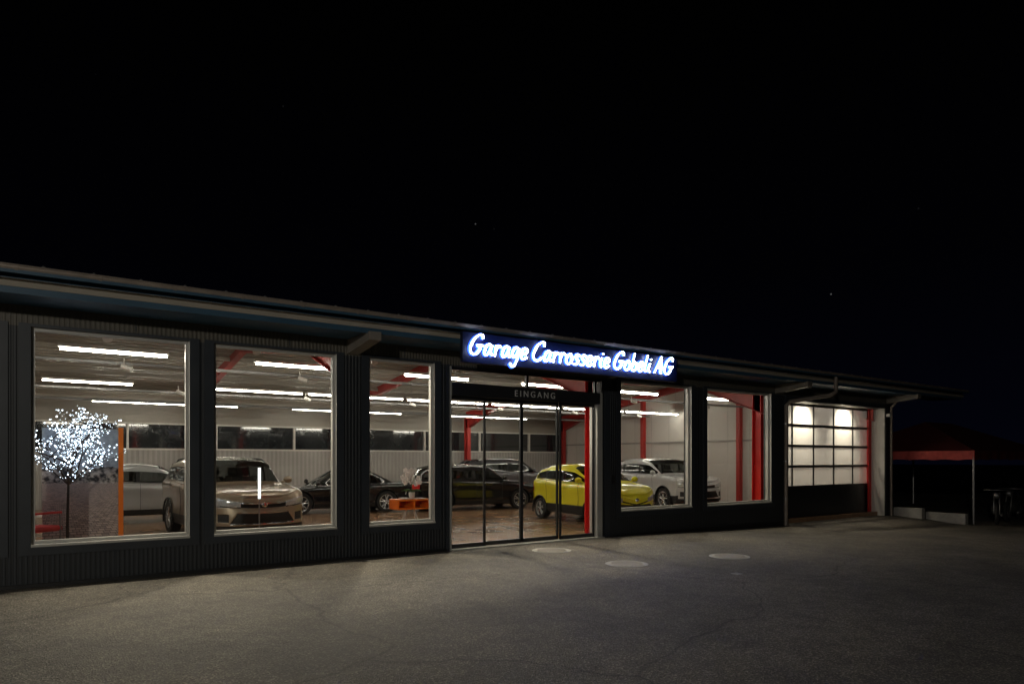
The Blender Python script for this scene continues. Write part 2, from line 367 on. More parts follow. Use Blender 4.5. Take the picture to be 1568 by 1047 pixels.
prof=[(-1.0+.075*math.cos(t),3.93+.075*math.sin(t)) for t in np.linspace(math.pi,2*math.pi,seg)]
prof2=[(-1.0+.068*math.cos(t),3.93+.068*math.sin(t)) for t in np.linspace(2*math.pi,math.pi,seg)]
g.prism(prof+prof2,'x',XL-.8,25.25)
g.tube((XL-.8,-1.078,3.932),(25.25,-1.078,3.932),.011,0,8)
xx=-8.6
while xx<25:
    pr=[(-1.0+.082*math.cos(t),3.93+.082*math.sin(t)) for t in np.linspace(math.pi,2*math.pi,seg)]
    g.prism(pr+[(-.93,3.94),(-1.07,3.94)],'x',xx,xx+.035); xx+=.84
g.obj('gutter',[M['gutter']],B)
g=Geo(); xx=-2
while xx<24.5:
    g.tube((xx,-.92,roofz(-.92)+.02),(xx,-.92,roofz(-.92)+.10),.012,0,6); g.ball((xx,-.92,roofz(-.92)+.10),.028,0); xx+=.52
g.tube((-8,-.80,roofz(-.8)+.075),(25,-.80,roofz(-.8)+.075),.014,0,6)
g.obj('snow_guards',[M['steel']],B)
g=Geo()
xx=-8.5
while xx<5.5: g.box(xx,xx+1.0,-.55,1.2,roofz(-.55)+.12,roofz(-.55)+.155); xx+=1.03
o=g.obj('solar_panels',[M['carglass']],B)
g=Geo()
for X in [-7.5,-1.55,4.35,10.2,16.25,22.1]:
    g.prism([(-.001,3.42),(-.95,3.53),(-.95,3.663),(-.001,3.663)],'x',X-.10,X+.10)
g.obj('cantilever_beams',[M['bracket']],B,bevel=.006)
g=Geo(); gr=Geo()
for xc in (-7.6,-1.3,4.53,10.16,16.2,21.80):
    w=.09
    for yy,sg,G_ in((.42,1,g),(YB-.3,-1,gr)):
        G_.box(xc-w,xc+w,yy-.012,yy+.012,0,3.55)
        G_.box(xc-w,xc+w,yy+sg*.26-.012,yy+sg*.26+.012,0,3.5)
        G_.box(xc-.012,xc+.012,min(yy,yy+sg*.26)+.012,max(yy,yy+sg*.26)-.012,0,3.5)
    def P(y,d): return (y,roofz(y)-.17-d)
    gr.prism([P(.3,0),P(RY,0),P(YB-.3,0),P(YB-.3,.80),P(YB-2.4,.34),P(RY,.26),P(2.6,.34),P(.3,.95)],'x',xc-.012,xc+.012)
    for s0,d0,s1,d1 in((.3,.95,2.6,.34),(2.6,.34,RY,.26),(RY,.26,YB-2.4,.34),(YB-2.4,.34,YB-.3,.80)):
        gr.prism([P(s0,d0),P(s1,d1),P(s1,d1+.015),P(s0,d0+.015)],'x',xc-w,xc+w)
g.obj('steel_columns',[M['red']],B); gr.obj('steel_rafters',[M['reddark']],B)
g=Geo()
for yy in(5.4,10.4): 
    g.box(XR-.50,XR-.32,yy-.08,yy+.08,0,4.2)
g.obj('gable_posts',[M['reddark']],B)
g=Geo()
for yy in(1.4,4.1,6.6,9.5,12.1,14.6):
    z=roofz(yy)-.22; g.box(XL+.3,XR-.4,yy,yy+.06,z-.12,z)
g.obj('purlins',[M['ceil']],B)
g=Geo()
for yy,z in((5.2,3.62),(10.0,3.5),(13.0,3.45)): g.box(XL+.3,XR-.4,yy,yy+.16,z,z+.05)
g.tube((XL+.3,6.2,3.75),(XR-.4,6.2,3.75),.035,0); g.tube((XL+.3,12.4,3.4),(XR-.4,12.4,3.4),.03,0)
g.obj('cable_trays',[M['steel']],B)
def fitting(x0,L,y,z,r=.026):
    g=Geo(); g.box(x0,x0+L,y-.045,y+.045,z+.03,z+.08,0); g.tube((x0+.03,y,z),(x0+L-.03,y,z),r,1,8)
    for xx in(x0+.15,x0+L-.15): g.tube((xx,y,z+.08),(xx,y,roofz(y)-.1),.004,2,4)
    g.obj('ceiling_light',[M['white'],M['tube'],M['steel']],B)
for n in range(-2,7):
    x0=.3+3.13*n
    fitting(x0,1.65,2.6,3.50,.022)
    fitting(x0-.2,1.9 if n<1 else 3.0,8.4,3.52,.017)
    if n%2: fitting(x0-2,4.4,14.2,3.50,.015)
g=Geo()
for k in range(14):
    X=-2+k*1.7; yy=[4.2,9.0][k%2]
    g.tube((X,yy,3.62),(X,yy-.02,3.48),.012,0,6); g.tube((X-.05,yy-.05,3.46),(X+.12,yy-.12,3.40),.05,0,12)
g.obj('track_spotlights',[M['white']],B)
# added fill spots just behind the glazing, aimed out and down to brighten the forecourt
R=math.radians
g=Geo()
for X,en in ((-5,520),(-1.35,520),(.9,520),(3.1,500),(5.25,460),(7.2,360),(9.0,340),(11.65,380),(14.7,330),(18.2,330),(20.4,330)):
    z=3.50; Y=1.15
    g.tube((X,Y+.05,z+.32),(X,Y+.05,z+.06),.012,0,6); g.tube((X,Y+.10,z+.10),(X,Y,z),.06,0,14,.07)
    sl=bpy.data.lights.new('forecourt_fill_spot','SPOT'); sl.energy=en; sl.color=(1,.87,.66); sl.spot_size=R(88); sl.spot_blend=1.0; sl.shadow_soft_size=.06
    so=bpy.data.objects.new('forecourt_fill_spot',sl); so.location=(X,Y-.035,z-.05); so.rotation_euler=(R(-38),0,0); link(so,B)
g.obj('fill_spot_housings',[M['white']],B)
def pipe(name,pts,r=.05,mat='gutter'):
    c=bpy.data.curves.new(name,'CURVE'); c.dimensions='3D'; c.bevel_depth=r; c.bevel_resolution=4
    s=c.splines.new('POLY'); s.points.add(len(pts)-1)
    for p,q in zip(s.points,pts): p.co=(*q,1)
    c.materials.append(M[mat]); return link(bpy.data.objects.new(name,c),B)
pipe('downpipe',[(17.35,-1.0,3.86),(17.35,-1.0,3.45),(17.2,-.93,3.36),(16.60,-.16,3.22),(16.50,-.10,3.1),(16.50,-.09,-.2)],.055)
pipe('downpipe_corner',[(22.15,-.4,3.64),(22.13,-.09,3.3),(22.13,-.09,-.2)],.045)
g=Geo()
for z in(.6,1.6,2.6): g.tube((16.50,-.09,z),(16.50,-.09,z+.04),.064,0,12)
g.obj('pipe_clamps',[M['steel']],B)
boxo('camera_housing',GX1+.03,GX1+.11,-.14,-.03,3.0,3.1,M['white'],B)

# ---------------------------------------------------------------- illuminated sign
S=empty('illuminated_sign')
SX0,SX1,SZ0,SZ1=5.81,11.03,3.285,3.80
boxo('panel',SX0,SX1,-1.14,-1.06,SZ0,SZ1,M['signface'],S,bevel=.008)
G={
'G':([[(1.02,1.42),(.9,1.75),(.5,1.66),(.1,1.0),(.08,.25),(.42,0),(.82,.3),(.95,.78)],[(.58,.80),(1.15,.84)]],1.30),
'C':([[(1.0,1.4),(.9,1.75),(.5,1.66),(.1,1.0),(.08,.25),(.42,0),(1.0,.35)]],1.12),
'a':([[(.66,.82),(.4,1.0),(.1,.5),(.2,.04),(.5,.25),(.68,.95)],[(.68,.95),(.66,.3),(.88,.06)]],.98),
'r':([[(.1,.98),(.14,.0)],[(.13,.55),(.35,.95),(.58,.86)]],.72),
'g':([[(.66,.82),(.4,1.0),(.1,.6),(.22,.12),(.5,.3),(.68,.95)],[(.68,.95),(.62,-.3),(.35,-.75),(.02,-.5)]],.92),
'e':([[(.1,.45),(.5,.55),(.6,.85),(.35,1.0),(.08,.55),(.25,.03),(.70,.2)]],.86),
'o':([[(.42,1.0),(.1,.65),(.16,.08),(.5,.06),(.68,.55),(.42,1.0)]],.88),
's':([[(.60,.88),(.35,1.0),(.18,.72),(.48,.45),(.42,.06),(.04,.08)]],.74),
'i':([[(.15,.95),(.13,.15),(.30,.03)],[(.22,1.33),(.25,1.40)]],.48),
'b':([[(.18,1.8),(.1,.08)],[(.1,.08),(.45,.02),(.68,.5),(.42,.88),(.12,.5)]],.88),
'l':([[(.18,1.8),(.12,.15),(.30,.03)]],.48),
'A':([[(0,0),(.68,1.78)],[(.68,1.78),(.88,0)],[(.2,.6),(1.0,.68)]],1.30)}
txt='Garage Carrosserie Gobeli AG'
tot=sum(.45 if c==' ' else G[c][1] for c in txt); sx=4.94/tot; sz=.190
def strokes(name,r,y,mat):
    c=bpy.data.curves.new(name,'CURVE'); c.dimensions='3D'; c.bevel_depth=r; c.bevel_resolution=3; c.resolution_u=8; c.use_fill_caps=True
    cx=0
    for ch in txt:
        if ch==' ': cx+=.45; continue
        for st in G[ch][0]:
            s=c.splines.new('BEZIER'); s.bezier_points.add(len(st)-1)
            for i,(p,q) in enumerate(zip(s.bezier_points,st)):
                p.co=(SX0+.10+(cx+q[0]+.20*q[1])*sx,y,SZ0+.14+q[1]*sz); p.handle_left_type=p.handle_right_type='AUTO'
                p.radius=.65+.6*abs(math.sin(q[1]*1.7+q[0]))
        cx+=G[ch][1]
    c.materials.append(M[mat]); return link(bpy.data.objects.new(name,c),S)
strokes('letters',.0135,-1.19,'neon'); strokes('letter_bloom_strokes',.029,-1.155,'halo')  # wider glowing strokes added behind the letters as their blue bloom
g=Geo()
for xx in(6.6,8.6,10.6): g.box(xx,xx+.05,-1.06,-.88,3.66,3.72)
g.obj('brackets',[M['steel']],S)

# ---------------------------------------------------------------- cars
def smoothc(a,k):
    ker=np.hanning(k+2)[1:-1]; ker/=ker.sum(); p=np.pad(a,k,mode='edge'); return np.convolve(p,ker,'same')[k:-k]
def wheel(g,cx,cy,r,side,w=.22,spokes=5):
    prof=[(-w*.5,r*.62),(-w*.5,r*.93),(-w*.38,r),(w*.38,r),(w*.5,r*.94),(w*.5,r*.72),(w*.42,r*.68)]
    seg=36; n=len(g.v); k=len(prof)
    for i in range(seg):
        t=2*math.pi*i/seg
        for o,rr in prof: g.v.append((cx+rr*math.cos(t),cy+side*o,r+rr*math.sin(t)))
    for i in range(seg):
        j=(i+1)%seg
        for q in range(k-1): g.f.append((n+i*k+q,n+i*k+q+1,n+j*k+q+1,n+j*k+q)); g.m.append(0)
    y0=cy+side*w*.20
    g.tube((cx,y0-side*.02,r),(cx,y0,r),r*.68,1,32)
    n=len(g.v)
    for i in range(seg):
        t=2*math.pi*i/seg
        for o,rr in((w*.22,r*.62),(w*.44,r*.64),(w*.46,r*.70),(w*.40,r*.70)): g.v.append((cx+rr*math.cos(t),cy+side*o,r+rr*math.sin(t)))
    for i in range(seg):
        j=(i+1)%seg
        for q in range(3): g.f.append((n+i*4+q,n+i*4+q+1,n+j*4+q+1,n+j*4+q)); g.m.append(2)
    for s in range(spokes):
        t=2*math.pi*s/spokes+.3
        for dt in(-.13,.13):
            a=Vector((math.cos(t+dt*.5),0,math.sin(t+dt*.5))); b=Vector((math.cos(t+dt*1.6),0,math.sin(t+dt*1.6)))
            c=Vector((cx,cy+side*w*.40,r))
            g.tube(c+a*r*.08,c+b*r*.64,.022,2,6,.016)
    g.tube((cx,cy+side*w*.30,r),(cx,cy+side*w*.46,r),r*.15,2,16)

def make_car(name,loc,rz,paint,L=4.6,W=1.85,H=1.68,belt=None,roof=None,wb=2.66,fo=.95,wr=.36,zb=.22,clad=True,kind='suv',nose=.34,rails=False,pillar=None):
    E=empty(name,(loc[0],loc[1],.02),rz)
    ns=130
    tt=np.concatenate([np.array([.0004,.0012,.003,.006,.01]),np.linspace(.015,.985,ns),np.array([.99,.994,.997,.9988,.9996])])
    bz=np.interp(tt,[p[0] for p in belt],[p[1] for p in belt]); rzv=np.interp(tt,[p[0] for p in roof],[p[1] for p in roof])
    bz=smoothc(bz,7); rzv=np.maximum(smoothc(rzv,7),bz)
    Hm=(rzv-bz).max()
    tail=.30
    wv=[]
    for t in tt:
        d0=t*L; d1=(1-t)*L
        a=min(1,(d0/nose))**(1/3.2); b=min(1,(d1/tail))**(1/3.5)
        base=.955+.045*math.sin(math.pi*min(1,max(0,t)))
        wv.append(W/2*a*b*base)
    V=[];F=[];MI=[]; half=[]
    for t,b,r,w in zip(tt,bz,rzv,wv):
        g=(r-b)/Hm
        lift=.10*sst(.07,0,t)+.16*sst(.92,1,t)
        z0=zb+lift; pts=[(0,z0),(.80*w,z0),(.955*w,z0+.04),(.985*w,z0+.16),(.99*w,z0+.26),(.972*w,(z0+b)*.5+.02),(.985*w,b-.22),(1.0*w,b-.13),(.985*w,b-.05),(.94*w,b)]
        yt=(.80 if kind=='suv' else .755)*w; y0=.92*w
        for k in(0.03,.35,.7,.95): 
            bow=.03*w*math.sin(math.pi*k)*g
            pts.append((y0+(yt-y0)*k+bow,b+.012+(r-b-.01)*k-.0))
        pts+= [(yt*.90,r+.022*g+.012),(yt*.5,r+.04*g+.022),(0,r+.05*g+.028)]
        half.append(pts)
    m=len(half[0]); ring=2*m-2
    for t,pts in zip(tt,half):
        X=L/2-t*L
        for p in pts: V.append((X,-p[0],p[1]))
        for p in pts[-2:0:-1]: V.append((X,p[0],p[1]))
    gv=(rzv-bz)/Hm
    nst=len(tt)
    mid=int(np.argmax(gv))
    pl=pillar or []
    for i in range(nst-1):
        t=(tt[i]+tt[i+1])/2; gm=(gv[i]+gv[i+1])/2
        for j in range(ring):
            k=(j+1)%ring; F.append((i*ring+j,i*ring+k,(i+1)*ring+k,(i+1)*ring+j))
            jj=j if j<m-1 else ring-1-j
            mi=0
            if jj>=13 and (.10<gm<.93) and ((i<mid) or (i>mid and t>.78)): mi=1
            if 10<=jj<=11 and gm>.30 :
                mi=1
                if any(abs(t-p)<.012 for p in pl): mi=3
                if gm<.55 and i>mid: mi=0
            if jj<=2 or (clad and jj<=3): mi=2
            MI.append(mi)
    F.append(tuple(range(ring-1,-1,-1))); MI.append(0)
    F.append(tuple((nst-1)*ring+j for j in range(ring))); MI.append(0)
    mats=[paint,M['cargl'],M['plastic'],M['dark']]
    body=meshobj('body',V,F,mats,E,MI,True)
    fx=L/2-fo; rx=fx-wb
    cg=Geo()
    for cx in(fx,rx):
        for s in(-1,1):
            cg.tube((cx,s*(W/2-.27),wr+.0),(cx,s*(W/2+.2),wr+.0),wr+.055,3,40)
    cut=cg.obj('arch_cutter',mats,None)
    bm=body.modifiers.new('arch','BOOLEAN'); bm.operation='DIFFERENCE'; bm.object=cut; bm.solver='EXACT'
    cut.parent=E; bpy.context.view_layer.update(); dg=bpy.context.evaluated_depsgraph_get()
    nm=bpy.data.meshes.new_from_object(body.evaluated_get(dg))
    body.modifiers.clear(); body.data=nm
    bpy.data.objects.remove(cut)
    try:
        nm.set_sharp_from_angle(angle=math.radians(38))
    except Exception: pass
    g=Geo(); bm_=float(np.interp(.5,tt,bz)); w2=W/2*.80
    g.box(L/2-.90*L,L/2-.27*L,-w2,w2,zb+.12,bm_-.30); g.box(L/2-.345*L,L/2-.27*L,-w2,w2,bm_-.30,bm_-.06)
    for ts in(.50,.70):
        for s in((-1,1) if ts<.6 else (-1,0,1)):
            yc=s*w2*.5 if ts<.6 else s*w2*.62; x_=L/2-ts*L; hw=.23 if ts<.6 else .2
            zt_=min(bm_+.14,float(np.interp(ts,tt,rzv))-.36)
            g.prism([(x_+.02,bm_-.3),(x_-.10,bm_-.3),(x_-.20,zt_),(x_-.12,zt_)],'y',yc-hw,yc+hw)
            g.box(x_-.22,x_-.14,yc-.13,yc+.13,zt_+.03,zt_+.20)
    sw=[(L/2-.37*L,w2*.5+.18*math.cos(a),bm_-.03+.18*math.sin(a)) for a in np.linspace(0,2*math.pi,17)]
    for p,q in zip(sw[:-1],sw[1:]): g.tube(p,q,.014,0,6)
    g.obj('cabin_interior',[M['seat']],E,bevel=.02)
    g=Geo()
    for cx in(fx,rx):
        for s in(-1,1): wheel(g,cx,s*(W/2-.125),wr,s)
    g.obj('wheels',[M['tyre'],M['dark'],M['rim']],E,smooth=False)
    g=Geo()
    for cx in(fx,rx):
        for s in(-1,1):
            rr=wr+.06; pp=[(cx+rr*math.cos(a),s*(W/2-.012),wr+rr*math.sin(a)) for a in np.linspace(-.35,math.pi+.35,22)]
            for p,q in zip(pp[:-1],pp[1:]): g.tube(p,q,.022 if clad else .009,0,6)
    g.obj('arch_lips',[M['plastic'] if clad else paint],E,smooth=True)
    for end in(1,-1):
        nu,nv=110,56; V=[];F=[];MI=[]
        a=nose if end==1 else tail; pw=3.2 if end==1 else 3.5
        for i in range(nu+1):
            u=-0.93+1.86*i/nu
            dx=a*abs(u)**pw; t=dx/L if end==1 else 1-dx/L
            b=float(np.interp(t,tt,bz)); z0=zb+.10
            for j in range(nv+1):
                v=j/nv; z=z0+(b-.02-z0)*v
                au=abs(u); rel=.045+.04*math.sin(math.pi*min(1,v*1.6))*(1-au*au)
                mi=fas(kind,au,v) if end==1 else fasr(kind,au,v)
                if end==1 and mi==2: rel-=.014
                if mi==1: rel+=.006
                V.append((end*(L/2-dx+rel*(1-.5*au)-.045*max(0,(v-.75)/.25)**2),u*W/2*.985,z))
                if i<nu and j<nv:
                    um=abs(-0.93+1.86*(i+.5)/nu); vm=(j+.5)/nv
                    mm=fas(kind,um,vm) if end==1 else fasr(kind,um,vm)
                    q=(i*(nv+1)+j,(i+1)*(nv+1)+j,(i+1)*(nv+1)+j+1,i*(nv+1)+j+1)
                    F.append(q); MI.append(mm)
        meshobj('front_fascia' if end==1 else 'rear_fascia',V,F,[paint,M['lampglass'],M['plastic'],M['chrome'],M['red'],M['plate']],E,MI,True)
    tm=.30 if kind!='wagon' else .33
    g=Geo(); zc=float(np.interp(tm,tt,bz))+.09
    for s in(-1,1):
        g.ball((L/2-tm*L,s*(W/2+.075),zc),.1,0,(.7,1.0,.75),12,8); g.tube((L/2-tm*L,s*(W/2-.08),zc-.06),(L/2-tm*L,s*(W/2+.03),zc-.03),.025,0,6)
    g.obj('mirrors',[paint],E,smooth=True)
    g=Geo()
    for tsm in(.335,.54,.745) :
        i=int(np.argmin(abs(tt-tsm)))
        for s in(-1,1):
            pp=[(L/2-tt[i]*L,s*(p[0]+.001),p[1]) for p in half[i][3:10]]
            if abs(pp[0][0]-rx)<wr: pp=pp[3:]
            for p,q in zip(pp[:-1],pp[1:]): g.tube(p,q,.005,0,4)
    for s in(-1,1):
        i0=int(np.argmin(abs(tt-.30))); i1=int(np.argmin(abs(tt-.86)))
        pp=[(L/2-tt[i]*L,s*(half[i][9][0]+.002),half[i][9][1]+.004) for i in range(i0,i1,4)]
        for p,q in zip(pp[:-1],pp[1:]): g.tube(p,q,.009,1,4)
        for th in(.50,.70):
            i=int(np.argmin(abs(tt-th))); g.box(L/2-th*L-.08,L/2-th*L+.08,s*(half[i][7][0])-.02,s*(half[i][7][0])+.02,half[i][7][1]-.01,half[i][7][1]+.02,2)
    if rails:
        for s in(-1,1):
            idx=[i for i in range(nst) if .42<tt[i]<.86][::6]
            pp=[(L/2-tt[i]*L,s*half[i][13][0]*.93,half[i][13][1]+.065) for i in idx]
            pp[0]=(pp[0][0],pp[0][1],pp[0][2]-.05); pp[-1]=(pp[-1][0],pp[-1][1],pp[-1][2]-.05)
            for p,q in zip(pp[:-1],pp[1:]): g.tube(p,q,.017,3,6)
    g.obj('trim',[M['dark'],M['chrome'] if kind=='suv' else M['plastic'],paint,M['plastic']],E)
    g=Geo(); g.ball((L/2+.07,0,zb+.10+(bz[0]-.13-zb)*.80),.055,0,(.3,1.2,.9)); g.obj('badge',[M['chrome']],E,smooth=True)
    return E
def fas(kind,u,v):
    if kind=='suv':
        if v<.10: return 2
        if u>.47 and v>.63+.06*(1-u):
            if v<.63+.06*(1-u)+.03: return 2
            return 1 if v<.64+.10*u+.16 else 0
        if u<=.47 and .68<v<.80: return 2
        if u<=.47 and .80<=v<.84: return 3
        if u<.70-.45*(v-.12) and .14<v<.54:
            if .50<v<.54 or .12<v<.17: return 3
            return 2
        if .70<u<.88 and .22<v<.44: return 2
        return 0
    if kind=='hatch':
        if v<.08: return 2
        if u>.48 and .62<v<.86 and v>.52+.22*u*.6: return 1
        if u<.75-.9*abs(v-.30) and .10<v<.52: return 2
        if abs(v-(.52+.30*u))<.035 and u<.5: return 2
        if .76<u<.9 and .2<v<.42: return 2
        return 0
    if v<.08: return 2
    if u>.52 and .60<v<.84: return 1
    if u<.42 and .55<v<.86: return 3 if (int(v*40)%3==0) else 2
    if u<.7 and .12<v<.30: return 2
    return 0
def fasr(kind,u,v):
    if v<.12: return 2
    if u>.62 and .62<v<.88: return 4
    if u<.28 and .45<v<.60: return 5
    return 0
def paint(n,c,metal=.0,rough=.35):
    return pmat(n,c,rough,metal=metal,var=.04,scale=3,coat=1)
Pb=paint('champagne_metallic_paint',(.36,.29,.21),.5); Pw=paint('white_paint',(.60,.61,.62)); Py=paint('yellow_paint',(.93,.86,.03))
Ps=paint('silver_paint',(.50,.51,.52),.5); Pk=paint('black_paint',(.008,.008,.01),0,.2); Pg=paint('graphite_paint',(.10,.10,.11),.4)
suvb=[(0,.92),(.02,1.0),(.10,1.06),(.25,1.12),(.5,1.14),(.8,1.19),(.95,1.18),(1,1.0)]
suvr=[(0,.92),(.02,1.0),(.10,1.06),(.255,1.12),(.40,1.57),(.52,1.63),(.72,1.62),(.88,1.56),(.98,1.18),(1,1.0)]
hab=[(0,.76),(.04,.88),(.12,.96),(.25,1.03),(.5,1.03),(.8,1.10),(.96,1.08),(1,.95)]
har=[(0,.76),(.04,.88),(.12,.96),(.23,1.02),(.42,1.42),(.55,1.47),(.78,1.44),(.90,1.34),(.98,1.08),(1,.95)]
seb=[(0,.62),(.04,.72),(.15,.83),(.3,.92),(.5,.94),(.8,.98),(.97,.98),(1,.85)]
ser=[(0,.62),(.04,.72),(.15,.83),(.28,.91),(.44,1.34),(.55,1.38),(.68,1.35),(.84,1.0),(.97,.985),(1,.85)]
wab=[(0,.66),(.04,.78),(.15,.88),(.3,.96),(.5,.98),(.8,1.02),(.97,1.02),(1,.9)]
war=[(0,.66),(.04,.78),(.15,.88),(.28,.96),(.42,1.38),(.55,1.43),(.80,1.40),(.91,1.30),(.98,1.02),(1,.9)]
make_car('beige_suv',(3.45,4.95),R(-86),Pb,belt=suvb,roof=suvr,rails=True,pillar=[.52,.74],nose=.28)
make_car('white_suv',(18.08,5.81),R(-102),Pw,belt=suvb,roof=suvr,pillar=[.52,.74],nose=.28)
make_car('yellow_hatchback_car',(12.34,3.08),R(-95),Py,L=3.75,W=1.70,belt=hab,roof=har,wb=2.40,fo=.72,wr=.29,zb=.20,clad=True,kind='hatch',nose=.30,pillar=[.55,.77])
make_car('silver_hatchback_car',(2.35,9.5),R(0),Ps,L=4.2,W=1.74,belt=hab,roof=har,wb=2.5,fo=.85,wr=.32,clad=False,kind='hatch',pillar=[.55,.77])
make_car('black_coupe_car',(7.9,9.9),R(172),Pk,L=4.4,W=1.8,belt=[(a,b*.93) for a,b in seb],roof=[(a,b*.93) for a,b in ser],wb=2.6,fo=.85,wr=.33,zb=.16,clad=False,kind='sedan')
make_car('black_station_wagon',(12.0,8.7),R(-8),Pk,L=4.6,W=1.8,belt=wab,roof=war,wb=2.7,fo=.9,wr=.33,zb=.17,clad=False,kind='wagon',pillar=[.55,.75])
make_car('graphite_suv',(15.9,12.3),R(-20),Pg,belt=suvb,roof=suvr,pillar=[.52,.74])

# ---------------------------------------------------------------- showroom furniture
E=empty('led_light_tree',(.39,1.0,.02))
c=bpy.data.curves.new('branches','CURVE'); c.dimensions='3D'; c.bevel_depth=1; c.bevel_resolution=1; c.use_fill_caps=True
tips=[]
def branch(p,d,r,L,lev):
    pts=[p]; dd=d.normalized(); n=5
    for i in range(n):
        dd=(dd+Vector([random.gauss(0,.14 if lev else .03) for _ in range(3)])+Vector((0,0,.03))).normalized(); pts.append(pts[-1]+dd*L/n)
    s=c.splines.new('POLY'); s.points.add(n)
    for i,(q,a) in enumerate(zip(s.points,pts)): q.co=(*a,1); q.radius=r*(1-.45*i/n)
    if lev>0: 
        for q in pts[1:]: 
            for _ in range(2): tips.append(q+Vector([random.gauss(0,.03) for _ in range(3)]))
    if lev<3:
        for k in range([11,4,3][lev]):
            i=random.randint(2 if lev else n-1,n); a=2*math.pi*k/11+random.uniform(-.3,.3) if lev==0 else random.uniform(0,6.28)
            nd=(dd*random.uniform(.1,.9)+Vector((math.cos(a),math.sin(a)*.8,random.uniform(-.15,.9)))).normalized()
            branch(pts[i],nd,r*.5,[.60,.36,.22][lev]*random.uniform(.8,1.2),lev+1)
branch(Vector((0,0,0)),Vector((0,0,1)),.027,1.60,0)
c.materials.append(M['bark']); link(bpy.data.objects.new('branches',c),E)
g=Geo()
for p in tips:
    if random.random()<.58: g.ball(p,random.choice((.0035,.004,.005,.010)),0,seg=5,ring=3)
g.obj('lights',[M['led']],E)
g=Geo(); g.tube((0,0,0),(0,0,.03),.18,0,24); g.obj('base',[M['plastic']],E)
E=empty('poster_stand')
boxo('printed_panel',.08,1.08,1.60,1.64,.10,2.15,M['poster'],E); boxo('orange_border',1.082,1.15,1.59,1.65,.08,2.17,M['orange'],E)
g=Geo(); g.box(.1,.2,1.5,1.75,.02,.1); g.box(.95,1.05,1.5,1.75,.02,.1); g.obj('feet',[M['steel']],E)
def chair(x,y,rz):
    E=empty('red_chair',(x,y,.02),rz)
    g=Geo(); g.box(-.26,.26,-.25,.25,.60,.68); g.obj('seat',[M['chairred']],E,bevel=.03)
    g=Geo(); g.prism([(.22,.78),(.28,.78),(.33,1.20),(.28,1.20)],'x',-.24,.24); g.obj('backrest',[M['chairred']],E,bevel=.025)
    g=Geo()
    for sx_ in(-1,1):
        g.box(sx_*.27-.02,sx_*.27+.02,-.20,.26,.86,.89); g.tube((sx_*.26,-.22,.0),(sx_*.25,-.2,.86),.013,1,8); g.tube((sx_*.26,.28,.0),(sx_*.22,.27,.95),.013,1,8)
    g.tube((-.26,-.22,.2),(.26,-.22,.2),.01,1,8)
    g.obj('arms_and_legs',[M['chairred'],M['steel']],E)
chair(-.02,1.22,R(130)); chair(-.38,3.2,R(170))
g=Geo(); g.tube((0,0,0),(0,0,.02),.22,0,24); g.tube((0,0,.02),(0,0,.70),.025,0,12); g.tube((0,0,.70),(0,0,.725),.36,1,36)
E=empty('round_table',(.35,2.9,.02)); g.obj('pedestal_and_top',[M['steel'],M['white']],E)
E=empty('reflection_bar',(3.27,1.65,.02))  # added stand and glowing tube in place of a bright vertical reflection
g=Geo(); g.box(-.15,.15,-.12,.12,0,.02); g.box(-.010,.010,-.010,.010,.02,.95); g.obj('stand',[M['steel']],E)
g=Geo(); g.tube((0,0,.95),(0,0,1.50),.024,0,16); g.obj('glow_bar',[M['reflbar']],E)
E=empty('orange_side_table',(6.16,1.5,.02))
g=Geo(); g.box(-.36,.36,-.2,.2,.66,.69); g.box(-.36,.36,-.2,.2,.83,.86); g.box(-.36,-.33,-.2,.2,.69,.83); g.box(.33,.36,-.2,.2,.69,.83); g.box(-.33,.33,.17,.2,.69,.83); g.box(-.015,.015,-.2,.17,.69,.83)
g.obj('drawer_top',[M['orange']],E)
g=Geo()
for s in(-1,1): g.tube((s*.3,-.15,0),(s*.08,0,.66),.014,0,8); g.tube((s*.3,.15,0),(s*.08,0,.66),.014,0,8)
g.obj('legs',[M['white']],E)
g=Geo(); g.box(-.2,-.05,-.1,.1,.862,.885,0); g.box(.12,.3,-.12,.08,.862,.875,0); g.obj('brochures',[M['white']],E)
E=empty('orchid_plant',(6.2,1.5,.88))
g=Geo(); g.tube((0,0,.0),(0,0,.13),.05,0,20,.065); g.obj('pot',[M['white']],E)
g=Geo()
for i in range(7):
    a=i*.9; p=Vector((0,0,.13))
    for k in range(4):
        q=p+Vector((math.cos(a)*.05,math.sin(a)*.05,.035-.02*k)); g.tube(p,q,.016 if k in(1,2) else .01,0,6); p=q
for s in(-1,1):
    p=Vector((0,0,.13))
    for k in range(8):
        q=p+Vector((s*.004*k*1.2,0,.065-.005*k)); g.tube(p,q,.004,0,5); p=q
g.obj('leaves_and_stems',[M['leaf']],E)
g=Geo()
for k in range(26):
    s=random.choice((-1,1)); c0=Vector((s*random.uniform(.0,.19),random.uniform(-.06,.06),random.uniform(.28,.60)))
    a0=random.random()
    for q in range(5):
        a=a0+q*2*math.pi/5; g.ball(c0+Vector((math.cos(a)*.03,0,math.sin(a)*.03)),.026,0,(1,.35,1),8,5)
g.obj('blossoms',[M['petal']],E,smooth=True)

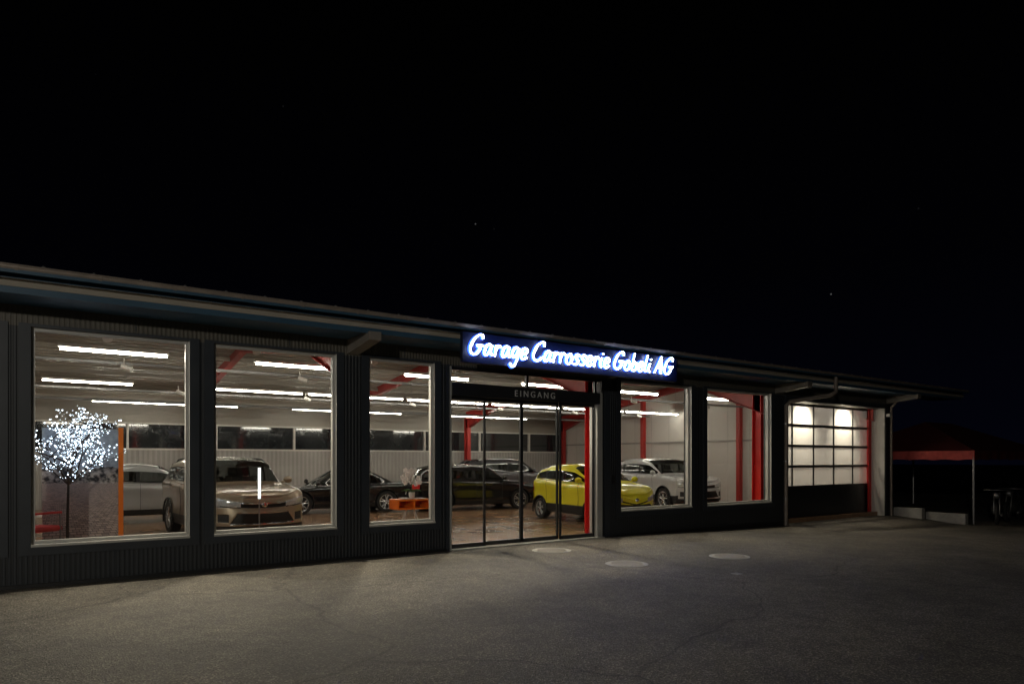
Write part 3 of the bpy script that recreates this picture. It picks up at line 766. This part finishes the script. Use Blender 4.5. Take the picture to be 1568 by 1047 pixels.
# ---------------------------------------------------------------- right side
zt=-.27
E=empty('red_canopy_tent',(0,0,0))
x0,x1,y0,y1=23.0,29.0,-2.06,2.4
g=Geo()
for X,Y in((x0,y0),(x1,y0),(x0,y1),(x1,y1)): g.tube((X,Y,zt-.05),(X,Y,1.9),.035,0,10)
g.tube((x0,y0,1.88),(x1,y0,1.88),.02,0,8); g.tube((x0,y0,1.88),(x0,y1,1.88),.02,0,8)
g.obj('frame',[M['steel']],E)
ax0,ax1,ay=x0+2.0,x1-2.0,(y0+y1)/2
v=[(x0-.03,y0-.03,1.93),(x1+.03,y0-.03,1.93),(x1+.03,y1,1.93),(x0-.03,y1,1.93),(ax0,ay,2.95),(ax1,ay,2.95)]
f=[(0,1,5,4),(1,2,5),(2,3,4,5),(3,0,4)]
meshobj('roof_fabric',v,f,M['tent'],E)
def valance(p,q,n):
    V=[];F=[]
    p=Vector(p);q=Vector(q); dv=(q-p); nr=Vector((dv.y,-dv.x,0)).normalized()
    for i in range(n+1):
        t=i/n; c_=p+dv*t; w=.022*math.sin(t*n*.9); sc=.03*abs(math.sin(t*n*.35))
        V+= [tuple(c_+Vector((0,0,0))),tuple(c_+nr*w+Vector((0,0,-.14))),tuple(c_+nr*w*1.6+Vector((0,0,-.29+sc)))]
    for i in range(n):
        for k in range(2): a=i*3+k; F.append((a,a+3,a+4,a+1))
    return V,F
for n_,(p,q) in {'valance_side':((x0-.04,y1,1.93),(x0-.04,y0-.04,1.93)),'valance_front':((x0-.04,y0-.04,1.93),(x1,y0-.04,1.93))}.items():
    V,F=valance(p,q,60); meshobj(n_,V,F,M['valance'] if n_=='valance_side' else M['tent'],E,smooth=True)  # side gets the lit colour, front the dim one
g=Geo(); g.prism([(22.35,-.4),(22.35,.16),(22.55,.16),(22.55,-.4)],'y',-.9,-.05); g.prism([(22.6,-.5),(22.6,.05),(22.8,.05),(22.8,-.5)],'y',-2.0,-.9)
g.obj('low_concrete_wall',[M['conc']],bevel=.01)
def motorcycle(x,y,rz):
    E=empty('motorcycle',(x,y,zt),rz)
    g=Geo()
    for cx in(-.68,.68):
        seg=28; n=len(g.v)
        for i in range(seg):
            t=2*math.pi*i/seg
            for k in range(8):
                a=2*math.pi*k/8; rr=.26+.055*math.cos(a); g.v.append((cx+rr*math.cos(t),.05*math.sin(a),.315+rr*math.sin(t)))
        for i in range(seg):
            j=(i+1)%seg
            for k in range(8): l=(k+1)%8; g.f.append((n+i*8+k,n+i*8+l,n+j*8+l,n+j*8+k)); g.m.append(0)
        for s in range(6):
            a=s*math.pi/3; g.tube((cx,0,.315),(cx+.23*math.cos(a),0,.315+.23*math.sin(a)),.008,1,5)
    g.tube((.68,.07,.315),(.42,.07,.95),.022,1,8); g.tube((.68,-.07,.315),(.42,-.07,.95),.022,1,8)
    g.tube((.40,-.34,1.02),(.40,.34,1.02),.014,1,8); g.ball((.52,0,.86),.1,1,(.8,1,1))
    g.ball((.12,0,.80),.2,2,(1.35,.75,.75),14,9); g.ball((.0,0,.42),.2,0,(1.2,.8,.95)); g.ball((-.42,0,.76),.2,0,(1.7,.65,.38),14,8)
    g.tube((-.68,0,.315),(-.1,0,.40),.03,1,8); g.tube((-.5,.12,.28),(.1,.12,.25),.045,1,10); g.tube((-.85,0,.72),(-.6,0,.72),.04,2,8)
    g.obj('frame_and_wheels',[M['tyre'],M['steel'],Pk],E,smooth=True)
motorcycle(24.0,-2.3,R(200)); motorcycle(25.6,-2.2,R(185))

E=empty('street_lamp',(-7.5,-15,0))
g=Geo(); g.tube((0,0,0),(0,0,4.9),.08,0,14,.05); g.tube((0,0,4.9),(1.2,1.0,5.1),.035,0,10); g.obj('pole',[M['steel']],E,smooth=True)
g=Geo(); g.box(1.0,1.6,.85,1.15,5.06,5.16); g.obj('lamp_head',[M['steel']],E,bevel=.02)
g=Geo(); g.box(1.05,1.55,.88,1.12,5.045,5.059); g.obj('lens',[M['lamphead']],E)
la=bpy.data.lights.new('street_lamp_light','AREA'); la.energy=620; la.color=(1,.93,.80); la.size=.5; la.shape='DISK'
lo=bpy.data.objects.new('lamp_light',la); lo.location=(1.3,1.0,5.0); lo.rotation_euler=(R(78),0,R(-35)); link(lo,E)

# ---------------------------------------------------------------- world
w=bpy.data.worlds.new('World'); scene.world=w; w.use_nodes=True; nt=w.node_tree
bg=nt.nodes['Background']
tc=N(nt,'ShaderNodeTexCoord'); sp=N(nt,'ShaderNodeSeparateXYZ'); nt.links.new(tc.outputs['Generated'],sp.inputs[0])
cr=N(nt,'ShaderNodeValToRGB'); e=cr.color_ramp.elements
e[0].position=0; e[0].color=(.0008,.001,.0030,1); e[1].position=.55; e[1].color=(.0002,.0002,.0002,1)
k=cr.color_ramp.elements.new(.25); k.color=(.0004,.0004,.0009,1)
nt.links.new(sp.outputs['Z'],cr.inputs[0])
vo=N(nt,'ShaderNodeTexVoronoi'); vo.inputs['Scale'].default_value=26; nt.links.new(tc.outputs['Generated'],vo.inputs['Vector'])
ls=N(nt,'ShaderNodeMath',operation='LESS_THAN'); ls.inputs[1].default_value=.028; nt.links.new(vo.outputs['Distance'],ls.inputs[0])
sc=N(nt,'ShaderNodeSeparateColor'); nt.links.new(vo.outputs['Color'],sc.inputs[0])
pw=N(nt,'ShaderNodeMath',operation='POWER'); pw.inputs[1].default_value=5; nt.links.new(sc.outputs[0],pw.inputs[0])
mu=N(nt,'ShaderNodeMath',operation='MULTIPLY'); nt.links.new(ls.outputs[0],mu.inputs[0]); nt.links.new(pw.outputs[0],mu.inputs[1])
m2=N(nt,'ShaderNodeMath',operation='MULTIPLY'); m2.inputs[1].default_value=.06; nt.links.new(mu.outputs[0],m2.inputs[0])
ad=N(nt,'ShaderNodeMix',data_type='RGBA',blend_type='ADD'); ad.inputs[0].default_value=1; nt.links.new(cr.outputs[0],ad.inputs[6]); nt.links.new(m2.outputs[0],ad.inputs[7])
nt.links.new(ad.outputs[2],bg.inputs[0]); bg.inputs[1].default_value=1

# ---------------------------------------------------------------- camera
cam=bpy.data.cameras.new('camera'); co=bpy.data.objects.new('camera',cam); link(co)
cam.sensor_width=36; cam.lens=24; cam.shift_y=.1145; cam.clip_end=800; cam.clip_start=.05
co.location=(0,-10.9,1.67); co.rotation_euler=(R(90),0,-math.atan2(.5723,.82))
scene.camera=co
